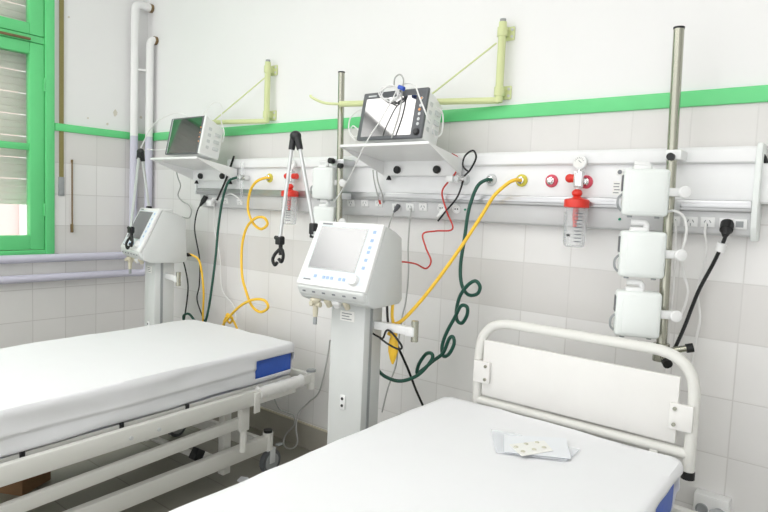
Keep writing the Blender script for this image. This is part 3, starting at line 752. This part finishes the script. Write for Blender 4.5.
cable('power_cable', 'black cable dropping down close against far ventilator column', 'cable',
      [(183.5, 262, -.2), (186, 272, -.18), (188, 286, -.16), (187, 300, -.15), (184, 322, -.1)], .0045, 'black')
cable('signal_cable', 'white cable running down tiles behind yellow coiled hose', 'cable',
      [(214, 205, -.075), (214.5, 230, -.05), (220, 259, -.04), (222, 290, -.04), (233, 305, -.04), (236, 320, -.04)], .0035, 'whc')
o = thing('plug_adaptor', 'white double plug in far panel strip beside the black plug', 'plug', at(213.5, 203, -.07))
MB().box((0, -.02, 0), (.05, .035, .04), .008).build('adaptor_body', 'white', o)
MB().cyl((.03, -.03, .01), (.06, -.045, .028), .012, .008).build('plug', 'white', o)
cable('signal_cable', 'white lead arching between plugs on far socket strip', 'cable',
      [(219, 201, -.1), (224, 196, -.11), (231, 194, -.11), (238, 198, -.1), (243, 203, -.075)], .0035, 'whc')
cable('red_cable', 'thin red cable winding down tiles to the near ventilator', 'cable',
      [(452, 154, -.1), (458.5, 159, -.11), (456, 172, -.115), (448, 182, -.115), (442, 193, -.11), (447, 212, -.1), (452.5, 229, -.09), (436, 231, -.1), (423, 234, -.12), (426, 248, -.14), (431, 261, -.16), (426, 268.5, -.2), (416, 264, -.25), (405, 262, -.33), (398, 262, -.37)], .0038, 'redc')
cable('looped_cable', 'thin black cable looped above panel beside right shelf', 'cable',
      [(469, 172, -.12), (463, 166, -.125), (465, 156, -.13), (473, 150.5, -.13), (476, 158, -.13), (470, 170, -.125), (464, 177, -.12), (461, 188, -.12), (456, 199, -.115), (446, 211, -.1), (438, 221, -.09)], .004, 'black',
      ends=[('plug', 'white', lambda e: plug(e, 447, 208, -.085, 437, 217, -.1, .013))])
cable('signal_cable', 'pale cable hanging under right shelf from monitor to socket strip', 'cable',
      [(373, 170, -.12), (374, 180, -.11), (377, 193, -.095), (380, 203, -.075)], .0032, 'grc',
      ends=[('plug', 'redc', lambda e: e.cyl(at(379, 199, -.08), at(380.5, 204, -.072), .006))])
cable('signal_cable', 'second pale cable close beside the one under right shelf', 'cable',
      [(376.5, 170, -.12), (378, 182, -.11), (382, 194, -.095), (383.5, 203, -.075)], .0032, 'grc')
cable('power_cable', 'pale cable with dark plug disappearing behind near ventilator head', 'cable',
      [(396, 208, -.09), (392, 217, -.1), (389, 226, -.12), (386, 240, -.2), (384, 260, -.26)], .0035, 'grc',
      ends=[('plug', 'dgrey', lambda e: plug(e, 398.5, 205.5, -.07, 394, 212, -.1, .011))])
cable('power_cable', 'long pale grey cable falling right of near ventilator head', 'cable',
      [(411.5, 206, -.06), (411, 211, -.075), (409.5, 225, -.08), (408, 250, -.09), (408.5, 271, -.1), (406, 300, -.12), (402, 318, -.14), (398, 345, -.14), (396, 365, -.13), (388, 388, -.12), (382, 412, -.1)], .0036, 'grc')
cable('power_cable', 'black cable falling straight from bracket to behind near bed', 'cable',
      [(387, 304, -.48), (388, 322, -.47), (392, 334, -.44), (398, 347, -.4), (407.5, 368, -.33), (416, 390, -.28), (424, 408, -.24)], .005, 'black')
cable('looped_cable', 'black cable looped over bracket of the near ventilator column', 'cable',
      [(372, 333, -.5), (379, 337, -.5), (383, 338, -.51), (386, 331, -.51), (390, 331, -.5), (397, 339, -.5), (402, 347, -.49), (398, 349, -.49), (388, 344, -.5), (380, 338, -.505)], .004, 'black')
# yellow bag
e = at(391, 331, -.45)
bg = thing('breathing_bag', 'small yellow rubber bag hanging by near ventilator bracket', 'breathing bag', at(392.5, 364, -.45))
MB().lathe([(.004, .0), (.013, .02), (.021, .05), (.022, .075), (.017, .1), (.012, .115), (.014, .135), (.012, .15)], Matrix.Diagonal((1, .8, 1, 1)), n=20).build('bag', 'yel', bg)
MB().tube(spline([(0, 0, .148), (-.012, .0, .19), (-.012, 0, .24)], 5), .0065).build('neck_tube', 'yel', bg)
MB().cyl((0, 0, .112), (0, 0, .125), .015).build('neck_ring', 'yel', bg)
# white cable beside far bed
cable('power_cable', 'pale cable looping down beside caster at head of far bed', 'cable',
      [(273.5, 391, -.2), (275, 400, -.17), (279.4, 409, -.13), (288, 413, -.11), (294, 416, -.1), (294, 425, -.1), (285, 436, -.11), (284.5, 446, -.12), (292, 448.5, -.12), (297.5, 442, -.11), (296, 428, -.09), (298.7, 413, -.07), (309, 402, -.05), (319.5, 391, -.04), (327, 360, -.035), (330, 340, -.035)], .0042, 'grc')
# monitor cables
cable('monitor_lead', 'pale lead arching left from the far monitor to the pipes', 'cable',
      [(141, 148, -.3), (150, 129, -.3), (159, 120, -.3), (168, 115.5, -.29), (177, 113, -.28), (186, 115.5, -.26), (192, 119, -.24)], .0036, 'whc')
cable('monitor_lead', 'pale lead looping up over right side of the far monitor', 'cable',
      [(202, 117, -.24), (206, 109, -.2), (212, 103.5, -.18), (219, 102.5, -.17), (222, 109, -.17), (221, 120, -.17), (224, 132, -.17), (222, 142, -.18), (214, 141, -.2)], .0032, 'whc')
cable('monitor_lead', 'pale lead trailing below far shelf onto the tiles', 'cable',
      [(175.5, 168, -.16), (178, 178, -.12), (180.5, 186, -.09), (178, 195, -.05), (182, 201, -.04), (189, 205, -.035), (191.5, 211, -.035), (189, 218, -.035), (182, 217, -.04)], .004, 'grc')
cable('monitor_lead', 'short pale lead stretched left from the far monitor below the green band', 'cable',
      [(147, 149, -.28), (155, 150, -.28), (163, 149.5, -.28), (170, 148, -.27)], .0028, 'whc')
P = []
cen = (389.5, 93)
rr = random.Random(5)
for i in range(50):
    a = -2*PI*i/11.5+1.0; r = 8.6+rr.uniform(-1.8, 1.8)
    P.append((cen[0]+r*1.05*math.cos(a)+rr.uniform(-.8, .8), cen[1]+r*.85*math.sin(a)+rr.uniform(-.8, .8), -.318-.0003*i))
P += [(392, 100, -.332), (388, 107, -.335), (380, 121, -.35), (367, 141, -.375), (352, 172, -.33), (342, 190, -.26), (334, 202, -.2)]
cable('monitor_lead', 'white lead coiled on top of right monitor, one end crossing its screen', 'cable', P, .0027, 'whc', 5, 6,
      ends=[('lead_connector', 'bluec', lambda e: e.cyl(at(399, 87, -.35), at(404, 89, -.35), .009))])
cable('monitor_lead', 'white lead looping above right monitor then down mid screen', 'cable',
      [(394, 86, -.32), (395, 78, -.31), (400, 74.5, -.31), (403.5, 80, -.32), (402, 92, -.318), (401, 104, -.325), (398, 118, -.335), (391.5, 138, -.35)], .0032, 'grc')
cable('monitor_lead', 'white lead crossing button strip at right of right monitor', 'cable',
      [(399, 86, -.3), (408, 83, -.31), (415, 86, -.32), (419, 96, -.338), (423, 106, -.35), (427, 116, -.35), (430, 122, -.33)], .0032, 'whc')
cable('monitor_lead', 'pale lead looped down right side of right monitor', 'cable',
      [(437, 107, -.25), (442, 112, -.23), (443, 122, -.22), (441, 134, -.22), (435, 136, -.24), (433, 126, -.28)], .003, 'whc')
cable('monitor_lead', 'pale leads bunched at left of right monitor behind steel pole', 'cable',
      [(364, 108, -.24), (356, 112, -.22), (350, 119, -.21), (349, 130, -.21), (354, 137, -.22), (360, 133, -.23), (353, 126, -.22), (350, 134, -.21), (356, 141, -.23)], .0032, 'whc')
# cables by the right pole
cable('power_cable', 'white cable bulging from the top pump down past its white knob', 'cable',
      [(668, 211.5, -.19), (675, 211, -.2), (683, 216, -.19), (686.5, 227, -.18), (685, 240, -.18), (681, 256, -.17), (684, 275, -.14), (688, 290, -.13), (685, 305, -.12), (680, 318, -.12)], .0042, 'whc')
cable('power_cable', 'white cable hanging straight beside right pole behind headboard', 'cable',
      [(676, 219, -.06), (676, 224, -.075), (675.5, 240, -.1), (674.5, 262, -.12), (673, 290, -.13), (669, 325, -.13), (665, 372, -.14), (664, 385, -.14)], .0042, 'whc')
cable('power_cable', 'white cable from socket strip kinked above headboard corner', 'cable',
      [(706, 221, -.06), (705.5, 226, -.075), (705, 234, -.07), (706.5, 250, -.06), (699, 283, -.05), (697.5, 295, -.05), (700, 318, -.05), (696, 340, -.05), (691, 368, -.05)], .0042, 'whc')
cable('power_cable', 'thick black cable with big black plug right of the pumps', 'cable',
      [(725.5, 233, -.1), (724.5, 239, -.1), (714, 262, -.09), (700, 288, -.09), (692, 307, -.09), (686, 323, -.1), (680, 337, -.11), (674, 350, -.12)], .0062, 'black',
      ends=[('plug', 'black', lambda e: plug(e, 727.5, 223.5, -.062, 725, 236, -.105, .021)), ('cable_label', 'white', lambda e: e.cyl(at(722.5, 243, -.1), at(719.5, 251, -.095), .015, n=12))])

# ------------------------------------------------------------------ beds
def bed(x, y, rz, label, headboard):
    o = thing('hospital_bed', label, 'bed', (x, y, 0), rz, 'hospital beds')
    HW = .465; Lh = 0.0; Lf = -2.08
    for s in (-1, 1):
        e = MB().bar((s*HW, Lh-.12, .455), (s*HW, Lf+.02, .455), .03, .07, .006)
        r = e.build('side_rail', 'bed', o)
        e = MB()
        for yy in (-.9, -1.02, -1.75): e.cyl((s*(HW+.014), yy, .45), (s*(HW+.019), yy, .45), .0075, n=10)
        e.build('rail_bolt', 'lgrey', r)
        MB().bar((s*HW, Lh, .468), (s*HW, Lh-.14, .462), .03, .045, .006).build('head_extension', 'bed', o)
        for yy in (Lh+.005, Lf):
            c = MB().cyl((s*HW, yy, .41), (s*HW, yy, .5), .021).build('corner_post', 'bed', o)
            MB().cyl((s*HW, yy, .5), (s*HW, yy, .51), .025).build('bumper_disc', 'mgrey', c)
        MB().bb(s*HW+s*.012, s*HW+s*.022, -.40, -.365, .385, .48, .003).build('rail_bracket', 'bed', o)
        # middle link bar and its hangers
        MB().bar((s*(HW-.05), -.42, .335), (s*(HW-.05), -1.75, .30), .03, .05, .005).build('link_bar', 'bed', o)
        MB().bar((s*(HW-.03), -.42, .43), (s*(HW-.03), -.42, .3), .03, .05, .004).cyl((s*(HW-.03), -.42, .32), (s*(HW-.03), -.42, .2), .016).build('hanger', 'bed', o)
        MB().bar((s*(HW-.06), -1.72, .43), (s*(HW-.06), -1.72, .27), .03, .05, .004).build('hanger', 'bed', o)
        # base bar
        MB().bar((s*(HW-.09), -.18, .165), (s*(HW-.09), Lf+.2, .165), .035, .075, .005).build('base_bar', 'bed', o)
        for yy in (-.2, Lf+.22):
            bx_ = s*(HW-.09)
            MB().cyl((bx_, yy, .128), (bx_, yy, .215), .026).cyl((bx_, yy, .213), (bx_, yy, .228), .022, m=1).build('base_post', ['bed', 'black'], o)
            c = MB().bb(bx_-.022, bx_-.016, yy-.0, yy+.035, .055, .13, .002).bb(bx_+.016, bx_+.022, yy-.0, yy+.035, .055, .13, .002).bb(bx_-.022, bx_+.022, yy-.02, yy+.04, .123, .131, .003).build('castor', 'lgrey', o)
            MB().cyl((bx_-.014, yy+.02, .06), (bx_+.014, yy+.02, .06), .06, n=28).cyl((bx_-.016, yy+.02, .06), (bx_+.016, yy+.02, .06), .044, n=24, m=1).build('wheel', ['dgrey', 'mgrey'], c)
            MB().bb(bx_-.012, bx_+.012, yy+.06, yy+.1, .124, .134, .004).build('brake_pedal', 'mgrey', c)
    # lifting arms (pair) under the middle
    for s in (-1, 1):
        MB().bar((s*.31, -.42, .4), (s*.31, -.42, .06), .04, .045, .004).build('lift_column', 'bed', o)
        MB().bar((s*.31, -.56, .19), (s*.31, -.42, .1), .04, .05, .004).build('lift_arm', 'bed', o)
        MB().bar((s*.31, -.60, .215), (s*.31, -.56, .19), .044, .054, .006).build('arm_grip', 'black', o)
    MB().cyl((-.31, -.42, .09), (.31, -.42, .09), .016).build('lift_axle', 'bed', o)
    for (yy, zz) in ((Lh-.0, .47), (Lf, .455)):
        MB().bar((-HW, yy, zz), (HW, yy, zz), .03, .045, .004).build('end_rail', 'bed', o)
    for yy in (-.24, Lf+.26):
        MB().bar((-HW+.09, yy, .165), (HW-.09, yy, .165), .035, .06, .004).build('base_cross_bar', 'bed', o)
    for yy in (-.42, -1.72):
        MB().bar((-HW+.03, yy, .41), (HW-.03, yy, .41), .03, .04, .004).build('cross_bar', 'bed', o)
    pf = MB().bb(-.415, .415, Lf+.06, Lh-.09, .462, .488, .003).build('mattress_platform', 'bed', o)
    e = MB()
    for s in (-1, 1):
        for yy in (-.72, -1.02, -1.38, -1.75): e.bb(s*.412, s*.422, yy-.008, yy+.008, .464, .494, .002)
    e.build('mattress_stop', 'blackp', pf)
    if headboard:
        W = .370; zt = .952; zb = .64; yb = .035; r = .0175
        hb = MB().tube(arc_path([(-W, yb, zb-.01), (-W, yb, zt), (W, yb, zt), (W, yb, zb-.045)], .13, 10), r, 16)
        hb.cyl((-W, yb, .648), (W, yb, .648), r*.95)
        h = hb.build('headboard_frame', 'bed', o)
        MB().cyl((W, yb, zb-.066), (W, yb, zb-.042), r*1.12).build('tube_end', 'black', h)
        MB().cyl((-W, yb, zb-.034), (-W, yb, zb-.01), r*1.12).build('tube_end', 'black', h)
        MB().bb(-W+.025, W-.04, yb-.014, yb+.002, .675, .882, .003).build('headboard_panel', 'hb', h)
        for s in (-1, 1):
            b = MB().bb(s*(W-.06), s*(W+.006), yb-.028, yb-.014, .722, .803, .003).build('panel_bracket', 'hb', h)
            for zz in (.738, .787): MB().cyl((s*(W-.045), yb-.028, zz), (s*(W-.045), yb-.033, zz), .006, n=10).build('bracket_bolt', 'steel', b)
        for s in (-1, 1): MB().bar((s*(W-.1), yb, .648), (s*(W-.1), yb-.03, .47), .025, .025, .003).build('headboard_mount', 'bed', o)
    else:
        # wrapped stretch of the right head rail
        wr = MB(); n = 26; pts = []; rad = []
        for i in range(n+1):
            t = i/n; pts.append(Vector((HW, -.07-.29*t, .466))); rad.append(.031+.004*noise.noise(Vector((t*9, 2, 0)))+(.004 if i in (0, n) else 0))
        wr.tube(pts, rad, 14)
        for v in wr.bm.verts: v.co.x = HW+(v.co.x-HW)*.75+.003*noise.noise(v.co*60)
        wr.build('plastic_wrap', 'wrap', o)
    return o
B1 = (1.425, -.2); R1 = .072
bed(B1[0], B1[1], R1, 'far bed without headboard, cream frame, blue mattress end showing', False)
B2 = (3.338, -.385); R2 = .0
bed(B2[0], B2[1], R2, 'near bed with white tubular headboard against the pumps', True)

def mattress(HL, HR, FR, FL, z0, z1, label, grp, seed, win):
    cx = (Vector(HL)+Vector(HR))/2
    o = thing('mattress', label, 'mattress', (cx.x, cx.y, z0), 0, grp)
    HL, HR, FR, FL = [Vector(p)-cx for p in (HL, HR, FR, FL)]
    T = z1-z0; LEN = ((HL-FL).length+(HR-FR).length)/2; WID = (HL-HR).length
    def shape(nx, ny, nz, rad, off, fn):
        bm = bmesh.new(); V = {}
        def vert(i, j, k):
            if (i, j, k) in V: return V[i, j, k]
            p = Vector(((i/nx-.5)*WID, -(j/ny)*LEN, k/nz*T))
            q = Vector((min(max(p.x, -WID/2+rad), WID/2-rad), min(max(p.y, -LEN+rad), -rad), min(max(p.z, rad), T-rad)))
            d = p-q
            nrm = d.normalized() if d.length > 1e-9 else Vector((0, 0, 1))
            p = q+nrm*(rad+off) if d.length > 1e-9 else p
            p = fn(p, nrm)
            u = p.x/WID+.5; v = -p.y/LEN
            xy = (HL*(1-u)+HR*u)*(1-v)+(FL*(1-u)+FR*u)*v
            V[i, j, k] = bm.verts.new((xy.x, xy.y, p.z)); return V[i, j, k]
        fs = []
        def quad(a, b, c, d, cen): fs.append((bm.faces.new((vert(*a), vert(*b), vert(*c), vert(*d))), cen))
        for i in range(nx):
            for j in range(ny):
                quad((i, j, nz), (i, j+1, nz), (i+1, j+1, nz), (i+1, j, nz), ('top', i/nx, (j+.5)/ny*LEN, 1))
                quad((i, j, 0), (i+1, j, 0), (i+1, j+1, 0), (i, j+1, 0), ('bottom', i/nx, (j+.5)/ny*LEN, 0))
        for k in range(nz):
            for j in range(ny):
                for i, nm in ((0, 'left'), (nx, 'right')):
                    quad((i, j, k), (i, j+1, k), (i, j+1, k+1), (i, j, k+1), (nm, i/nx, (j+.5)/ny*LEN, (k+.5)/nz))
            for i in range(nx):
                for j, nm in ((0, 'head'), (ny, 'foot')):
                    quad((i, j, k), (i+1, j, k), (i+1, j, k+1), (i, j, k+1), (nm, (i+.5)/nx, j/ny*LEN, (k+.5)/nz))
        return bm, fs
    bm, fs = shape(8, 20, 4, .018, -.006, lambda p, n: p)
    a = MB(); a.bm.free(); a.bm = bm; a.build('mattress_core', 'blue', o)
    def drape(p, n):
        s = .006*noise.noise(Vector((p.x*3+seed, p.y*3.2, p.z*9)))+.003*noise.noise(Vector((p.x*11, p.y*10+seed, p.z*16)))
        if abs(n.z) < .75:
            s += .013*noise.noise(Vector((p.y*2.6+seed*2, p.z*13, 3)))*(1 if p.z < T*.9 else .5)
            fold = .42*T+.03*T*math.sin(p.y*3+seed)
            s += .012*min(1, max(0, (p.z-fold)/.008))
            s = max(s, -.003)
            return p+n*s
        return p+n*(max(s*.35, -.002) + .0022*noise.noise(Vector((p.x*1.6+seed, p.y*1.3, 0))))
    bm, fs = shape(44, 110, 22, .02, .0, drape)
    kill = []
    y0, k0, k1 = win
    for f, (nm, u, yy, kk) in fs:
        if nm == 'bottom': kill.append(f)
        if nm == 'right' and yy < y0 and k0 < kk < k1: kill.append(f)
    bmesh.ops.delete(bm, geom=kill, context='FACES')
    a = MB(); a.bm.free(); a.bm = bm
    sh = a.build('fitted_sheet', 'sheet', o, ang=60)
    md = sh.modifiers.new('cloth_thickness', 'SOLIDIFY'); md.thickness = .003; md.offset = -1
    return o
mattress((1.012, -.29), (1.838, -.24), (2.005, -2.2), (1.175, -2.26), .49, .652, 'mattress in white sheet on far bed, blue end showing at head', 'sheeted mattresses', 1.3, (.27, .2, .74))
mattress((2.878, -.415), (3.70, -.43), (3.76, -2.42), (2.945, -2.36), .49, .652, 'mattress in white sheet on near bed, paper packets lying on it', 'sheeted mattresses', 4.1, (.3, .02, .8))

# packets on the near bed
def flat(name, label, cat, px, z, th, m, extra=None, grp=None):
    Q = [atz(u, v, z) for u, v in px]
    mb = MB(); n = len(Q)
    mb.poly([q for q in Q]+[q+Vector((0, 0, th)) for q in Q], [tuple(range(n))[::-1], tuple(range(n, 2*n))]+[(i, (i+1) % n, n+(i+1) % n, n+i) for i in range(n)])
    o = mb.build(name, m); tag(o, label, cat, grp)
    return o
zt = .657
flat('document_pouch', 'clear plastic pouch lying lowest on near bed sheet', 'pouch', [(491, 430), (496, 452.5), (566, 461), (580, 450), (514, 434)], zt, .002, 'pouch')
flat('paper_leaflet', 'white leaflet lying under the blister pack on near bed', 'paper', [(504, 435), (504, 452), (571, 459), (566, 438.5)], zt+.003, .0015, 'paper')
bl = flat('blister_pack', 'small blister pack of tablets on top of white leaflet', 'medicine', [(509, 445), (522, 456.5), (553, 451), (544, 441)], zt+.0055, .002, 'label')
e = MB()
for (u, v) in ((516, 447), (526, 444), (537, 442.5), (523, 451.5), (534, 449.5), (544, 447.5)):
    q = atz(u, v, zt+.0075)-bl.location; e.sph(q, .0075, (1, 1, .5))
e.build('tablet_pocket', 'pill', bl)

# clutter under the far bed
p = atz(27, 492, 0)
bx = thing('cardboard_box', 'small brown cardboard box on floor beneath the far bed', 'box', (p.x-.1, p.y, 0), .5)
MB().bb(-.1, .1, -.09, .09, 0, .11, .003).build('box_body', 'card', bx)
MB().bb(-.1, .1, -.012, .012, .1095, .1115).build('tape', 'beige', bx)
sc = flat('paper_scrap', 'crumpled white paper scrap on floor by far bed caster', 'paper', [(237, 481), (241, 477), (248, 478), (250, 482), (243, 485)], .002, .004, 'paper')

# ------------------------------------------------------------------ added ceiling panels, unseen, made up to light the room and screens
M['added_light'] = emis('added_panel_glow', '#fffdfa', 6)
def added_panel(x, y, label, hx=.34, hy=.64):
    o = thing('added_light_panel', label, 'added_light', (x, y, RZ), 0, 'added ceiling lights')
    MB().bb(-hx, hx, -hy, hy, -.06, 0, .005).build('housing', 'white', o)
    MB().bb(-hx+.02, hx-.02, -hy+.02, hy-.02, -.066, -.056).build('diffuser', 'added_light', o)
added_panel(.66, -2.55, 'large added ceiling light panel nearest the window wall', .58, .85)  # added so the monitor and ventilator screens mirror something bright
added_panel(2.5, -2.0, 'added ceiling light panel above the gap between the beds')  # this and the next are added, standing in for bounced flash
added_panel(4.2, -2.3, 'added ceiling light panel above the near bed')
added_panel(2.5, -3.9, 'added ceiling light panel towards room middle, behind the gap between beds')  # rear pair added for frontal light and a brighter left wall
added_panel(4.2, -3.9, 'added ceiling light panel towards room middle, behind the near bed')

# ------------------------------------------------------------------ daylight
W = bpy.data.worlds.new('daylight'); S.world = W; W.use_nodes = True
bgn = W.node_tree.nodes['Background']; bgn.inputs['Color'].default_value = (1, 1, 1, 1); bgn.inputs['Strength'].default_value = 2.4
S.view_settings.view_transform = 'Standard'; S.view_settings.look = 'None'; S.view_settings.gamma = 1
S.view_settings.exposure = -.5
